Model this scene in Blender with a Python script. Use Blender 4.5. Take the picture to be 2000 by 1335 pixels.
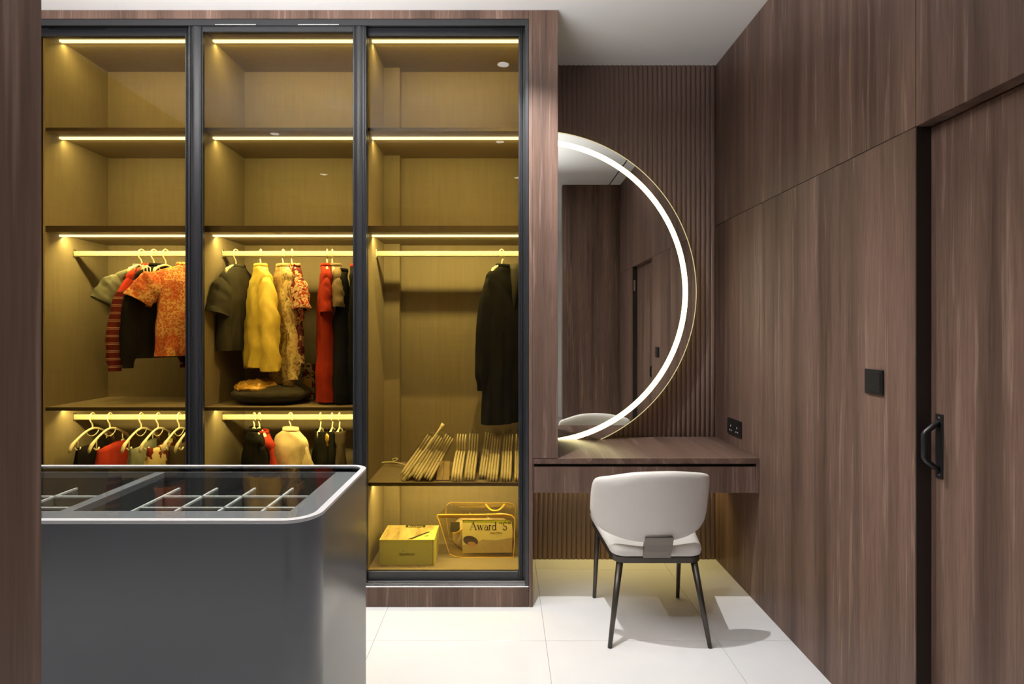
import bpy, bmesh, math, random
from mathutils import Vector, Matrix
from mathutils import noise as mnoise
random.seed(7)
for o in list(bpy.data.objects): bpy.data.objects.remove(o)
scene = bpy.context.scene
COL = scene.collection
PI = math.pi

# ------------------------------------------------------------------ camera
F, VX, VY, EYE = 1127.0, 983.0, 646.0, 1.387          # focal length in px, vanishing point, eye height
cam_d = bpy.data.cameras.new('camera'); cam = bpy.data.objects.new('camera', cam_d); COL.objects.link(cam)
cam_d.sensor_fit = 'HORIZONTAL'; cam_d.sensor_width = 36.0; cam_d.lens = 36.0*F/2000.0
cam_d.shift_x = (1000.0-VX)/2000.0; cam_d.shift_y = -(667.5-VY)/2000.0
cam_d.clip_start = 0.02
cam.location = (0, 0, EYE); cam.rotation_euler = (PI/2, 0, 0)
scene.camera = cam

# ------------------------------------------------------------------ world, exposure
w = bpy.data.worlds.new('world'); scene.world = w; w.use_nodes = True
w.node_tree.nodes['Background'].inputs[0].default_value = (1, 0.97, 0.93, 1)
w.node_tree.nodes['Background'].inputs[1].default_value = 0.3
vs = scene.view_settings
vs.view_transform = 'Standard'; vs.look = 'None'; vs.exposure = 0.0; vs.gamma = 1.0; vs.use_curve_mapping = False

LED_COL = (1.0, 0.90, 0.46)      # warm cabinet strips
LED_W = 9.4                      # watts of light per metre of strip
RING_COL = (1.0, 0.84, 0.42)
RING_E = 5.2
SPOT_W = 100.0                    # ceiling downlights
SPOT_COL = (1.0, 0.985, 0.97)
DOWNLIGHTS = [(-1.87, 2.42, .8), (0.0, 2.43, 1.9), (-1.87, 1.12, .6), (-0.03, 1.0, .45), (-1.85, -0.1, .4), (0.15, -0.15, .36)]  # last entry is an unseen hall lamp added to brighten the left reveal
CEILING_FILL_W = 150.0                  # added unseen fill for the ceiling, above the counter
cy_ = getattr(scene, 'cycles', None)
if cy_:
    cy_.transparent_max_bounces = 24; cy_.max_bounces = 10; cy_.diffuse_bounces = 5; cy_.caustics_reflective = False; cy_.caustics_refractive = False

def px(x, Y): return (x-VX)*Y/F
def pz(y, Y): return EYE-(y-VY)*Y/F

# ------------------------------------------------------------------ helpers
ORG = {}
def org(o): return ORG.get(o.name, Vector((0, 0, 0))) if o else Vector((0, 0, 0))
def tag(o, label=None, cat=None, group=None, kind=None):
    if label: o['label'] = label
    if cat: o['category'] = cat
    if group: o['group'] = group
    if kind: o['kind'] = kind
    return o
def thing(name, label, cat, loc=(0, 0, 0), rot=(0, 0, 0), group=None, kind=None):
    o = bpy.data.objects.new(name, None); COL.objects.link(o)
    o.empty_display_size = 0.05
    o.location = loc; o.rotation_euler = rot
    ORG[o.name] = Vector(loc)
    return tag(o, label, cat, group, kind)
def link(name, me, mat, parent=None):
    o = bpy.data.objects.new(name, me); COL.objects.link(o)
    if mat and not me.materials: me.materials.append(mat)
    if parent: o.parent = parent
    return o
def finish(name, bm, mat, parent=None, smooth=False, world=True):
    """world=True: bm is in world coordinates; it is made local to the (unrotated) parent or to its own base centre."""
    bmesh.ops.recalc_face_normals(bm, faces=bm.faces)
    me = bpy.data.meshes.new(name)
    if world:
        if parent: off = org(parent)
        else:
            xs = [v.co for v in bm.verts]
            lo = Vector([min(c[i] for c in xs) for i in range(3)]); hi = Vector([max(c[i] for c in xs) for i in range(3)])
            off = Vector(((lo.x+hi.x)/2, (lo.y+hi.y)/2, lo.z))
        for v in bm.verts: v.co -= off
    bm.to_mesh(me); bm.free()
    if smooth:
        for p in me.polygons: p.use_smooth = True
    o = link(name, me, mat, parent)
    if world and not parent: o.location = off
    if world: ORG[o.name] = off
    return o
def bm_box(bm, x, y, z, bev=0.0, seg=1):
    r = bmesh.ops.create_cube(bm, size=1.0)
    c = Vector(((x[0]+x[1])/2, (y[0]+y[1])/2, (z[0]+z[1])/2)); s = Vector((x[1]-x[0], y[1]-y[0], z[1]-z[0]))
    for v in r['verts']: v.co = Vector((v.co.x*s.x, v.co.y*s.y, v.co.z*s.z))+c
    if bev > 0:
        es = list({e for v in r['verts'] for e in v.link_edges})
        bmesh.ops.bevel(bm, geom=es, offset=bev, segments=seg, affect='EDGES', profile=0.5)
    return bm
def box(name, x, y, z, mat, parent=None, bev=0.0, seg=1, world=True):
    return finish(name, bm_box(bmesh.new(), x, y, z, bev, seg), mat, parent, world=world)
def bm_loft(bm, rings, cap0=False, cap1=False, closed=True):
    vr = [[bm.verts.new(p) for p in r] for r in rings]
    n = len(vr[0])
    for a, b in zip(vr[:-1], vr[1:]):
        for i in range(n if closed else n-1):
            j = (i+1) % n
            bm.faces.new((a[i], a[j], b[j], b[i]))
    if cap0: bm.faces.new(vr[0][::-1])
    if cap1: bm.faces.new(vr[-1])
    return vr
def bm_tube(bm, pts, r, n=8, cap=True, flat=None):
    """tube along a polyline; r float or list; flat=(a,b) scales the two cross axes"""
    pts = [Vector(p) for p in pts]; rings = []
    up = None
    for i, p in enumerate(pts):
        t = (pts[min(i+1, len(pts)-1)]-pts[max(i-1, 0)]).normalized()
        if up is None:
            up = Vector((1, 0, 0)) if abs(t.x) < 0.9 else Vector((0, 0, 1))
        b = t.cross(up).normalized(); up = b.cross(t).normalized()
        rr = r[i] if isinstance(r, (list, tuple)) else r
        fa = flat or (1, 1)
        rings.append([p+(up*math.cos(2*PI*k/n)*fa[0]+b*math.sin(2*PI*k/n)*fa[1])*rr for k in range(n)])
    bm_loft(bm, rings, cap, cap)
    return bm
def tube(name, pts, r, mat, parent=None, n=8, smooth=True, world=True, flat=None):
    return finish(name, bm_tube(bmesh.new(), pts, r, n, True, flat), mat, parent, smooth, world)
def bm_prism(bm, outline, lo, hi, axis='Y'):
    def P(a, b, d): return {'Y': (a, d, b), 'Z': (a, b, d), 'X': (d, a, b)}[axis]
    A = [bm.verts.new(P(a, b, lo)) for a, b in outline]; B = [bm.verts.new(P(a, b, hi)) for a, b in outline]
    n = len(A)
    bm.faces.new(A); bm.faces.new(B[::-1])
    for i in range(n): bm.faces.new((A[i], B[i], B[(i+1) % n], A[(i+1) % n]))
    return bm
def prism(name, outline, lo, hi, mat, parent=None, axis='Y', world=True):
    return finish(name, bm_prism(bmesh.new(), outline, lo, hi, axis), mat, parent, world=world)
def rrect(x0, x1, y0, y1, radii, seg=8):
    """rounded rectangle outline; radii for corners (x0y0, x1y0, x1y1, x0y1)"""
    out = []
    for (cx, cy, a0), r in zip(((x0, y0, PI), (x1, y0, 1.5*PI), (x1, y1, 0), (x0, y1, .5*PI)), radii):
        if r <= 0: out.append((cx, cy)); continue
        ox = cx+(r if cx == x0 else -r); oy = cy+(r if cy == y0 else -r)
        for k in range(seg+1):
            a = a0+k/seg*PI/2; out.append((ox+r*math.cos(a), oy+r*math.sin(a)))
    return out
def crom(P, n=6):
    P = [Vector(p) for p in P]; out = []
    for i in range(len(P)-1):
        p0, p1, p2, p3 = P[max(i-1, 0)], P[i], P[i+1], P[min(i+2, len(P)-1)]
        for k in range(n):
            t = k/n
            out.append(0.5*((2*p1)+(p2-p0)*t+(2*p0-5*p1+4*p2-p3)*t*t+(3*p1-p0-3*p2+p3)*t**3))
    out.append(P[-1]); return out

# ------------------------------------------------------------------ materials
def newmat(name):
    m = bpy.data.materials.new(name); m.use_nodes = True
    nt = m.node_tree; nt.nodes.clear()
    out = nt.nodes.new('ShaderNodeOutputMaterial')
    return m, nt, out
def L(nt, a, b): nt.links.new(a, b)
def N(nt, t, **kw):
    n = nt.nodes.new(t)
    for k, v in kw.items():
        if k in n.inputs: n.inputs[k].default_value = v
        else: setattr(n, k, v)
    return n
def principled(nt, out, col=None, rough=.5, metal=0.0, spec=.5):
    b = N(nt, 'ShaderNodeBsdfPrincipled')
    if col: b.inputs['Base Color'].default_value = (*col, 1)
    b.inputs['Roughness'].default_value = rough; b.inputs['Metallic'].default_value = metal
    b.inputs['Specular IOR Level'].default_value = spec
    L(nt, b.outputs[0], out.inputs[0]); return b
def coords(nt, scale, rot=(0, 0, 0)):
    tc = N(nt, 'ShaderNodeTexCoord'); mp = N(nt, 'ShaderNodeMapping')
    mp.inputs['Scale'].default_value = scale; mp.inputs['Rotation'].default_value = rot
    L(nt, tc.outputs['Object'], mp.inputs[0]); return mp.outputs[0]
def noise(nt, vec, scale=5, detail=3, rough=.55):
    n = N(nt, 'ShaderNodeTexNoise'); n.inputs['Scale'].default_value = scale
    n.inputs['Detail'].default_value = detail; n.inputs['Roughness'].default_value = rough
    L(nt, vec, n.inputs['Vector']); return n.outputs['Fac']
def ramp(nt, fac, stops, interp='LINEAR'):
    r = N(nt, 'ShaderNodeValToRGB'); cr = r.color_ramp; cr.interpolation = interp
    while len(cr.elements) < len(stops): cr.elements.new(.5)
    for e, (p, c) in zip(cr.elements, stops): e.position = p; e.color = (*c, 1)
    L(nt, fac, r.inputs[0]); return r.outputs[0]
def mixc(nt, fac, a, b, blend='MIX'):
    m = N(nt, 'ShaderNodeMix', data_type='RGBA', blend_type=blend)
    for s, v in ((m.inputs[0], fac), (m.inputs[6], a), (m.inputs[7], b)):
        if hasattr(v, 'node'): L(nt, v, s)
        elif isinstance(v, (int, float)): s.default_value = v
        else: s.default_value = (*v, 1)
    return m.outputs[2]
def bump(nt, b, h, strength=.3, dist=.002):
    n = N(nt, 'ShaderNodeBump'); n.inputs['Strength'].default_value = strength; n.inputs['Distance'].default_value = dist
    L(nt, h, n.inputs['Height']); L(nt, n.outputs[0], b.inputs['Normal'])
def plain(name, col, rough=.5, metal=0, spec=.5, grain=0.0, gscale=60):
    m, nt, out = newmat(name); b = principled(nt, out, col, rough, metal, spec)
    if grain:
        f = noise(nt, coords(nt, (1, 1, 1)), gscale, 4)
        c = ramp(nt, f, [(.25, tuple(x*(1-grain) for x in col)), (.75, tuple(min(1, x*(1+grain)) for x in col))])
        L(nt, c, b.inputs['Base Color'])
    return m
def wood(name, axis='Z', dark=(.066, .038, .028), mid=(.138, .086, .066), light=(.30, .205, .162), rough=.42, seed=0.0, spec=.22):
    m, nt, out = newmat(name); b = principled(nt, out, None, rough, 0, spec)
    s = {'Z': (1, 1, .035), 'Y': (1, .035, 1), 'X': (.035, 1, 1)}[axis]
    tc = N(nt, 'ShaderNodeTexCoord'); mp = N(nt, 'ShaderNodeMapping')
    mp.inputs['Scale'].default_value = s; mp.inputs['Location'].default_value = (seed, seed*1.7, seed*.3)
    L(nt, tc.outputs['Object'], mp.inputs[0]); v = mp.outputs[0]
    warp = noise(nt, v, 3.0, 2)
    add = N(nt, 'ShaderNodeVectorMath', operation='MULTIPLY_ADD')
    wv = N(nt, 'ShaderNodeCombineXYZ')
    for i in range(3): L(nt, warp, wv.inputs[i])
    L(nt, wv.outputs[0], add.inputs[0]); add.inputs[1].default_value = (.05, .05, .05); L(nt, v, add.inputs[2])
    wide = noise(nt, add.outputs[0], 8.0, 2, .5)
    medium = noise(nt, add.outputs[0], 28.0, 3, .6)
    fine = noise(nt, add.outputs[0], 190.0, 3, .6)
    c1 = ramp(nt, wide, [(.34, tuple(x*.8 for x in dark)), (.50, mid), (.66, tuple(x*1.5 for x in mid))])
    c2 = ramp(nt, medium, [(.30, dark), (.46, mid), (.58, mid), (.64, light), (.70, mid), (.85, light)])
    c = mixc(nt, .48, c1, c2)
    fr = ramp(nt, fine, [(.32, (.70, .68, .66)), (.6, (1.05, 1.05, 1.05))])
    c = mixc(nt, .75, c, fr, 'MULTIPLY')
    L(nt, c, b.inputs['Base Color'])
    bump(nt, b, fine, .12, .0006)
    return m
def emit(name, col, e):
    m, nt, out = newmat(name); n = N(nt, 'ShaderNodeEmission'); n.inputs[0].default_value = (*col, 1); n.inputs[1].default_value = e
    L(nt, n.outputs[0], out.inputs[0]); return m
def front_only(nt, fac, gain=1.0):
    ge = N(nt, 'ShaderNodeNewGeometry'); sb = N(nt, 'ShaderNodeMath', operation='SUBTRACT'); sb.inputs[0].default_value = gain
    L(nt, ge.outputs['Backfacing'], sb.inputs[1])
    mx_ = N(nt, 'ShaderNodeMath', operation='MAXIMUM'); mx_.inputs[1].default_value = 0; L(nt, sb.outputs[0], mx_.inputs[0])
    if gain > 1:
        lt = N(nt, 'ShaderNodeMath', operation='LESS_THAN'); lt.inputs[1].default_value = .5; L(nt, ge.outputs['Backfacing'], lt.inputs[0])
        m2 = N(nt, 'ShaderNodeMath', operation='MULTIPLY'); m2.inputs[1].default_value = gain; L(nt, lt.outputs[0], m2.inputs[0]); k = m2.outputs[0]
    else: k = mx_.outputs[0]
    mu = N(nt, 'ShaderNodeMath', operation='MULTIPLY', use_clamp=True); L(nt, fac, mu.inputs[0]); L(nt, k, mu.inputs[1]); return mu.outputs[0]
def pane(name, tint, ior=1.45, rough=0.0, gain=1.0):
    m, nt, out = newmat(name)
    t = N(nt, 'ShaderNodeBsdfTransparent'); t.inputs[0].default_value = (*tint, 1)
    g = N(nt, 'ShaderNodeBsdfGlossy'); g.inputs['Roughness'].default_value = rough
    f = N(nt, 'ShaderNodeFresnel'); f.inputs[0].default_value = ior
    mx = N(nt, 'ShaderNodeMixShader'); L(nt, front_only(nt, f.outputs[0], gain), mx.inputs[0]); L(nt, t.outputs[0], mx.inputs[1]); L(nt, g.outputs[0], mx.inputs[2])
    L(nt, mx.outputs[0], out.inputs[0]); return m
def fabric(name, col, rough=.85, var=.18, weave=500, spec=.15):
    m, nt, out = newmat(name); b = principled(nt, out, col, rough, 0, spec)
    v = coords(nt, (1, 1, 1))
    f = noise(nt, v, 14, 4)
    c = ramp(nt, f, [(.3, tuple(x*(1-var) for x in col)), (.7, tuple(min(1, x*(1+var)) for x in col))])
    L(nt, c, b.inputs['Base Color'])
    return m
def flower(name, base, petals, scale, seed=0, thr=.32):
    """printed cloth: voronoi blossoms with centres on a ground colour"""
    m, nt, out = newmat(name); b = principled(nt, out, None, .8, 0, .15)
    v = coords(nt, (1, 1, 1))
    nz = N(nt, 'ShaderNodeTexNoise'); nz.inputs['Scale'].default_value = 40; L(nt, v, nz.inputs['Vector'])
    ad = N(nt, 'ShaderNodeVectorMath', operation='MULTIPLY_ADD'); L(nt, nz.outputs['Color'], ad.inputs[0]); ad.inputs[1].default_value = (.008, .008, .008); L(nt, v, ad.inputs[2])
    vo = N(nt, 'ShaderNodeTexVoronoi'); vo.inputs['Scale'].default_value = scale; L(nt, ad.outputs[0], vo.inputs['Vector'])
    stops = [(0, petals[0]), (.12, petals[0]), (.16, base), (thr-.06, petals[1]), (thr+.02, petals[1]), (thr+.08, base)]
    c = ramp(nt, vo.outputs['Distance'], stops)
    f = noise(nt, v, 9, 2)
    c2 = mixc(nt, ramp(nt, f, [(.48, (0, 0, 0)), (.56, (1, 1, 1))]), c, mixc(nt, .6, c, petals[2]))
    L(nt, c2, b.inputs['Base Color']); return m
def patches(name, cols, scale=12, rough=.8):
    m, nt, out = newmat(name); b = principled(nt, out, None, rough, 0, .15)
    f = noise(nt, coords(nt, (1, 1, 1)), scale, 2, .5)
    k = len(cols)
    c = ramp(nt, f, [(.34+.36*i/k, cols[i]) for i in range(k)], 'CONSTANT')
    L(nt, c, b.inputs['Base Color']); return m
def striped(name, base, line, period, top=None, ztop=-.16, slope=0.0):
    m, nt, out = newmat(name); b = principled(nt, out, None, .9, 0, .1)
    tc = N(nt, 'ShaderNodeTexCoord'); sp = N(nt, 'ShaderNodeSeparateXYZ'); L(nt, tc.outputs['Object'], sp.inputs[0])
    fr = N(nt, 'ShaderNodeMath', operation='FRACT'); dv = N(nt, 'ShaderNodeMath', operation='DIVIDE'); dv.inputs[1].default_value = period
    L(nt, sp.outputs['Z'], dv.inputs[0]); L(nt, dv.outputs[0], fr.inputs[0])
    c = ramp(nt, fr.outputs[0], [(0, base), (.55, line), (.64, base), (.74, line), (.83, base)], 'CONSTANT')
    if top:
        mr = N(nt, 'ShaderNodeMapRange'); mr.inputs[1].default_value = ztop-.02; mr.inputs[2].default_value = ztop
        L(nt, sp.outputs['Z'], mr.inputs[0]); c = mixc(nt, mr.outputs[0], c, top)
    L(nt, c, b.inputs['Base Color'])
    bump(nt, b, noise(nt, coords(nt, (1, 1, 8)), 120, 2), .4, .002); return m

M = {}
M['wood'] = wood('walnut_vertical', 'Z')
M['wood2'] = wood('walnut_vertical_second', 'Z', seed=3.3)
M['wood_y'] = wood('walnut_depthwise', 'Y', seed=1.1, rough=.33)
def slat_mat():
    m, nt, out = newmat('walnut_slat'); b = principled(nt, out, None, .42, 0, .35)
    f = noise(nt, coords(nt, (1, 1, .02)), 120, 3)
    L(nt, ramp(nt, f, [(.3, (.20, .13, .103)), (.7, (.27, .183, .148))]), b.inputs['Base Color']); return m
M['wood_slat'] = slat_mat()
M['jamb'] = plain('dark_jamb', (.022, .015, .012), .5)
M['ceiling'] = plain('white_paint', (.88, .88, .88), .8, grain=.01, gscale=3)
M['slot'] = plain('slot_dark', (.03, .03, .03), .6)
M['grout'] = plain('grout', (.33, .33, .32), .8)
def tile_mat():
    m, nt, out = newmat('polished_tile'); b = principled(nt, out, None, .11, 0, .22)
    f = noise(nt, coords(nt, (1, 1, 1)), 2.2, 5, .6)
    L(nt, ramp(nt, f, [(.3, (.64, .645, .65)), (.7, (.71, .71, .71))]), b.inputs['Base Color'])
    return m
M['tile'] = tile_mat()
def taupe_mat():
    m, nt, out = newmat('taupe_linen_board'); b = principled(nt, out, None, .6, 0, .3)
    f = noise(nt, coords(nt, (1, 1, .08)), 60, 3); g = noise(nt, coords(nt, (.08, .08, 1)), 60, 3)
    c = ramp(nt, f, [(.3, (.255, .212, .163)), (.7, (.285, .238, .182))])
    c = mixc(nt, .2, c, ramp(nt, g, [(.3, (.8, .8, .8)), (.7, (1.1, 1.1, 1.1))]), 'MULTIPLY')
    L(nt, c, b.inputs['Base Color']); return m
M['taupe'] = taupe_mat()
M['shelf_edge'] = plain('shelf_edge_brown', (.045, .03, .022), .5, grain=.15)
M['black'] = plain('black_aluminium', (.018, .019, .022), .32, .0, .6)
M['black2'] = plain('satin_black', (.010, .010, .011), .38, 0, .5)
M['silver'] = plain('bright_aluminium', (.72, .72, .73), .22, 1.0)
M['rod'] = plain('cream_rod', (.56, .50, .39), .4)
M['hanger'] = plain('cream_plastic', (.80, .74, .60), .38, 0, .5)
M['glass'] = pane('bronze_glass', (.885, .80, .55), 1.24)
M['top_glass'] = pane('counter_glass', (.90, .92, .92), 1.50)
M['grey'] = plain('grey_lacquer', (.084, .089, .099), .28, 0, .45, grain=.02, gscale=8)
M['grey_rim'] = plain('grey_rim', (.42, .42, .43), .35)
M['grey_in'] = plain('grey_lining', (.16, .16, .165), .6)
M['tray'] = plain('tray_dark', (.06, .06, .058), .7)
M['divider_shade'] = plain('shaded_divider', (.13, .13, .125), .6)
M['divider'] = plain('pale_divider', (.62, .62, .58), .5)
M['led'] = emit('led_diffuser', (1.0, .95, .82), 2.9)
M['ring'] = emit('ring_light', RING_COL, RING_E)
M['rim_glow'] = emit('edge_lit_rim', (1.0, .84, .42), .75)
M['lens'] = emit('downlight_lens', (1.0, .95, .88), 40.0)
def mirror_mat():
    m, nt, out = newmat('mirror_silver'); g = N(nt, 'ShaderNodeBsdfGlossy'); g.inputs[0].default_value = (.80, .805, .76, 1); g.inputs['Roughness'].default_value = 0
    L(nt, g.outputs[0], out.inputs[0]); return m
M['mirror'] = mirror_mat()
M['leather'] = plain('white_leather', (.66, .635, .60), .42, 0, .45, grain=.02, gscale=30)
M['bronze'] = plain('dark_bronze', (.085, .075, .065), .36, .75, .5)
M['plate'] = plain('bronze_plate', (.20, .175, .15), .38, .7, .5)
M['white'] = plain('white_plastic', (.8, .8, .78), .4)
M['pinmark'] = plain('socket_pin', (.55, .55, .52), .4)

# ================================================================== THE ROOM
RX, BY, H = 1.290, 3.503, 3.0          # right wall face, back wall face, ceiling
FY = 0.45                              # wall with the opening the picture is taken through
floor = tag(box('floor', (-3.2, 1.6), (-2.6, 3.75), (-.06, -.004), M['grout']), 'white polished large-format tile floor', kind='structure')
T = .77; x0, y0 = .190, 2.585
for i in range(-5, 3):
    for j in range(-7, 3):
        xa, xb = x0+i*T, x0+(i+1)*T; ya, yb = y0+j*T, y0+(j+1)*T
        xa, xb = max(xa, -3.2), min(xb, 1.6); ya, yb = max(ya, -2.6), min(yb, 3.75)
        if xb-xa < .02 or yb-ya < .02: continue
        box('tile', (xa+.0008, xb-.0008), (ya+.0008, yb-.0008), (-.012, 0), M['tile'], floor, .0006)
ceiling = tag(box('ceiling', (-3.2, 1.6), (-2.6, 3.75), (H, H+.08), M['ceiling']), 'flat white painted ceiling', kind='structure')
tag(box('trim_1', (1.163, 1.175), (FY, 2.7), (H-.002, H+.002), M['slot']), 'thin dark slot along the ceiling edge', kind='structure')

# back wall: fluted slats
wall_back = tag(box('wall_back', (-2.6, 1.6), (3.5125, 3.62), (0, H), M['wood_slat']), 'fluted walnut wall behind the round mirror', kind='structure')
nS = 39; sx0 = .150; sw = (RX-sx0)/nS
slat_me = None
for i in range(nS):
    c = sx0+(i+.5)*sw
    o = None
    bm = bmesh.new(); pr = []
    for k in range(7):
        a = PI*k/6; pr.append((-(sw/2-.0012)*math.cos(a), -.0085*math.sin(a)**.7))
    out = [(a, b) for a, b in pr]
    if slat_me is None:
        for (a, b) in out: pass
        A = [bm.verts.new((a, b, 0)) for a, b in out]; B = [bm.verts.new((a, b, H)) for a, b in out]
        for q in range(6): bm.faces.new((A[q], A[q+1], B[q+1], B[q]))
        bm.faces.new(A); bm.faces.new(B[::-1])
        so = finish('slat', bm, M['wood_slat'], wall_back, world=False); slat_me = so.data
        for p in slat_me.polygons: p.use_smooth = True
    else:
        bm.free(); so = link('slat', slat_me, None, wall_back)
    so.location = Vector((c, 3.5125, 0))-org(wall_back)

# right wall: panels, door
wall_right = tag(box('wall_right', (1.42, 1.5), (FY, 3.62), (0, H), M['wood']), 'tall walnut panelled wall on the right with fine joints', kind='structure')
GZ = 2.026; DY0, DY1 = 1.06, 1.806
g = .0012
def wpanel(y, z): box('panel', (RX, 1.42), y, z, random.choice((M['wood'], M['wood2'])), wall_right, .0012)
wpanel((2.908+g, BY+.02), (0, GZ-g)); wpanel((2.908+g, BY+.02), (GZ+g, H))
wpanel((DY1, 2.908-g), (0, GZ-g)); wpanel((DY1+g, 2.908-g), (GZ+g, H))
wpanel((DY0-.02, DY1-g), (GZ, H)); wpanel((FY, DY0), (0, GZ-g)); wpanel((FY, DY0-.022), (GZ+g, H))
door = tag(thing('door_1', 'walnut hinged door set back in the right wall', None, (1.337, 1.43, 0)), kind='structure')
box('door_leaf', (1.337, 1.377), (DY0+.004, DY1-.003), (.006, GZ-.004), M['wood2'], door, .001)
for yy in (DY0, DY1): 
    s = 1 if yy == DY0 else -1
    box('door_jamb', (1.2915, 1.378), tuple(sorted((yy, yy+s*.0025))), (0, GZ-.001), M['jamb'], door)
for zz in (.3, 1.72, 1.84): 
    if zz != 1.72: box('hinge', (1.300, 1.318), (DY0+.0025, DY0+.006), (zz-.055, zz+.055), M['silver'], door, .001)
hd = thing('door_handle', None, None, (1.337, 1.767, 1.035)); hd.parent = door; hd.location = Vector((1.337, 1.767, 1.035))-org(door)
def hbox(nm, x, y, z, m, **k): return box(nm, x, y, z, m, hd, **k)
hbox('back_plate', (1.333, 1.3375), (1.752, 1.781), (.936, 1.133), M['black2'], bev=.001)
gr = [(1.335, 1.767, 1.108), (1.318, 1.767, 1.098), (1.294, 1.767, 1.078), (1.289, 1.767, 1.070), (1.289, 1.767, 1.0), (1.294, 1.767, .992), (1.318, 1.767, .972), (1.335, 1.767, .962)]
tube('grip', gr, .0085, M['black2'], hd, 8)
for zz in (1.121, .948):
    bm = bmesh.new(); bmesh.ops.create_cone(bm, cap_ends=True, segments=10, radius1=.0045, radius2=.0035, depth=.003)
    bmesh.ops.rotate(bm, verts=bm.verts, cent=(0, 0, 0), matrix=Matrix.Rotation(-PI/2, 3, 'Y')); bmesh.ops.translate(bm, verts=bm.verts, vec=(1.332, 1.767, zz))
    finish('screw', bm, M['silver'], hd)

# wall beside the opening, left jamb, other walls
JX = -.3995
tag(box('wall_front', (.655, 1.5), (FY-.12, FY), (0, H), M['wood2']), 'walnut wall segment beside the opening', kind='structure')
tag(box('wall_entry', (-.62, JX), (.33, .50), (0, H), M['wood'], bev=.001), 'walnut clad door reveal at the near left edge', kind='structure')
tag(box('wall_left', (-2.62, -2.50), (-2.6, 3.62), (0, H), M['wood2']), 'walnut wall at the far left', kind='structure')
tag(box('wall_hall', (-2.6, 1.6), (-2.6, -2.5), (0, H), M['ceiling']), 'white wall at the end of the hall behind the camera', kind='structure')
tag(box('wall_hall_right', (1.5, 1.6), (-2.6, FY), (0, H), M['ceiling']), 'white hall wall behind the camera', kind='structure')

# ---- downlights
for i, (x, y, wt) in enumerate(DOWNLIGHTS):
    where = ['ceiling downlight above the left end of the wardrobe aisle', 'ceiling downlight between wardrobe and dressing chair', 'ceiling downlight above the left end of the counter',
             'ceiling downlight just inside the opening', 'ceiling downlight in the passage behind the left reveal', 'added unseen hall lamp that brightens the left reveal'][i]
    t = thing('downlight', where, 'downlight', (x, y, H), group='recessed ceiling downlights')
    bm = bmesh.new()
    prof = [(.036, -.0), (.046, -.004), (.046, 0), (.036, .03), (.034, .03)]
    bm_loft(bm, [[(x+r*math.cos(2*PI*k/24), y+r*math.sin(2*PI*k/24), H-.0005+(z if z < 0 else 0)) for k in range(24)] for r, z in prof[:3]])
    finish('trim_ring', bm, M['white'], t, True)
    bm = bmesh.new(); bmesh.ops.create_circle(bm, cap_ends=True, segments=24, radius=.036); bmesh.ops.translate(bm, verts=bm.verts, vec=(x, y, H-.0012))
    finish('lens', bm, M['lens'], t)
    ld = bpy.data.lights.new('downlight_lamp', 'SPOT'); ld.energy = SPOT_W*wt; ld.color = SPOT_COL; ld.spot_size = math.radians(112); ld.spot_blend = .75; ld.shadow_soft_size = .011
    lo = bpy.data.objects.new('downlight_lamp', ld); COL.objects.link(lo); lo.parent = t; lo.location = (0, 0, -.022)

# ---- added linear fill above the counter (out of the frame, brightens the ceiling)
PX0, PX1, PY, PZ = -2.1, -.22, 1.28, 2.33
up = thing('ceiling_fill', 'added unseen linear fill light aimed at the ceiling above the counter', 'fill light', ((PX0+PX1)/2, PY, PZ-.05))
bm = bmesh.new(); bm_box(bm, (PX0, PX1), (PY-.06, PY+.06), (PZ-.05, PZ-.044)); bm_box(bm, (PX0, PX1), (PY+.054, PY+.06), (PZ-.044, PZ+.020)); bm_box(bm, (PX0, PX1), (PY-.06, PY-.054), (PZ-.044, PZ+.06))
bm_box(bm, (PX0-.004, PX0), (PY-.06, PY+.06), (PZ-.05, PZ+.03)); bm_box(bm, (PX1, PX1+.004), (PY-.06, PY+.06), (PZ-.05, PZ+.03))
finish('fill_trough', bm, M['black2'], up)
for xx in (PX0+.3, PX1-.3): tube('fill_wire', [(xx, PY-.057, PZ+.06), (xx, PY-.057, H-.001)], .0012, M['silver'], up, 6)
ld = bpy.data.lights.new('ceiling_fill_lamp', 'AREA'); ld.shape = 'RECTANGLE'; ld.size = PX1-PX0-.04; ld.size_y = .04; ld.energy = CEILING_FILL_W; ld.color = (1.0, .99, .985)
lo = bpy.data.objects.new('ceiling_fill_lamp', ld); COL.objects.link(lo); lo.parent = up; lo.location = Vector(((PX0+PX1)/2, PY-.02, PZ-.012))-org(up); lo.rotation_euler = (math.radians(180-63), 0, 0)

# ================================================================== WARDROBE
WY = 2.900            # front plane
SF, SB = 2.99, 3.462  # shelf front, back panel face
BAYS = [(-2.372, -1.566), (-1.552, -.717), (-.703, .122)]
bay_label = ['left wardrobe bay holding the striped sweater and orange blouse', 'middle wardrobe bay holding the yellow blouse and red dress', 'right wardrobe bay holding the long black coat and hanger packs']
def led_strip(par, xa, xb, z, i, watt=1.0):
    s = box('led_strip', (xa, xb), (3.078, 3.098), (z-.0095, z+.001), M['led'], par, .001)
    ld = bpy.data.lights.new('led_lamp', 'AREA'); ld.shape = 'RECTANGLE'; ld.size = xb-xa-.01; ld.size_y = .012
    ld.energy = LED_W*(xb-xa)*watt; ld.color = LED_COL
    lo = bpy.data.objects.new('led_lamp', ld); COL.objects.link(lo); lo.parent = par
    lo.location = Vector(((xa+xb)/2, 3.106, z-.010))-org(par); lo.rotation_euler = (math.radians(29), 0, 0)
ROD_Y = 3.19; ROD1, ROD2 = 1.813, .911
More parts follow.
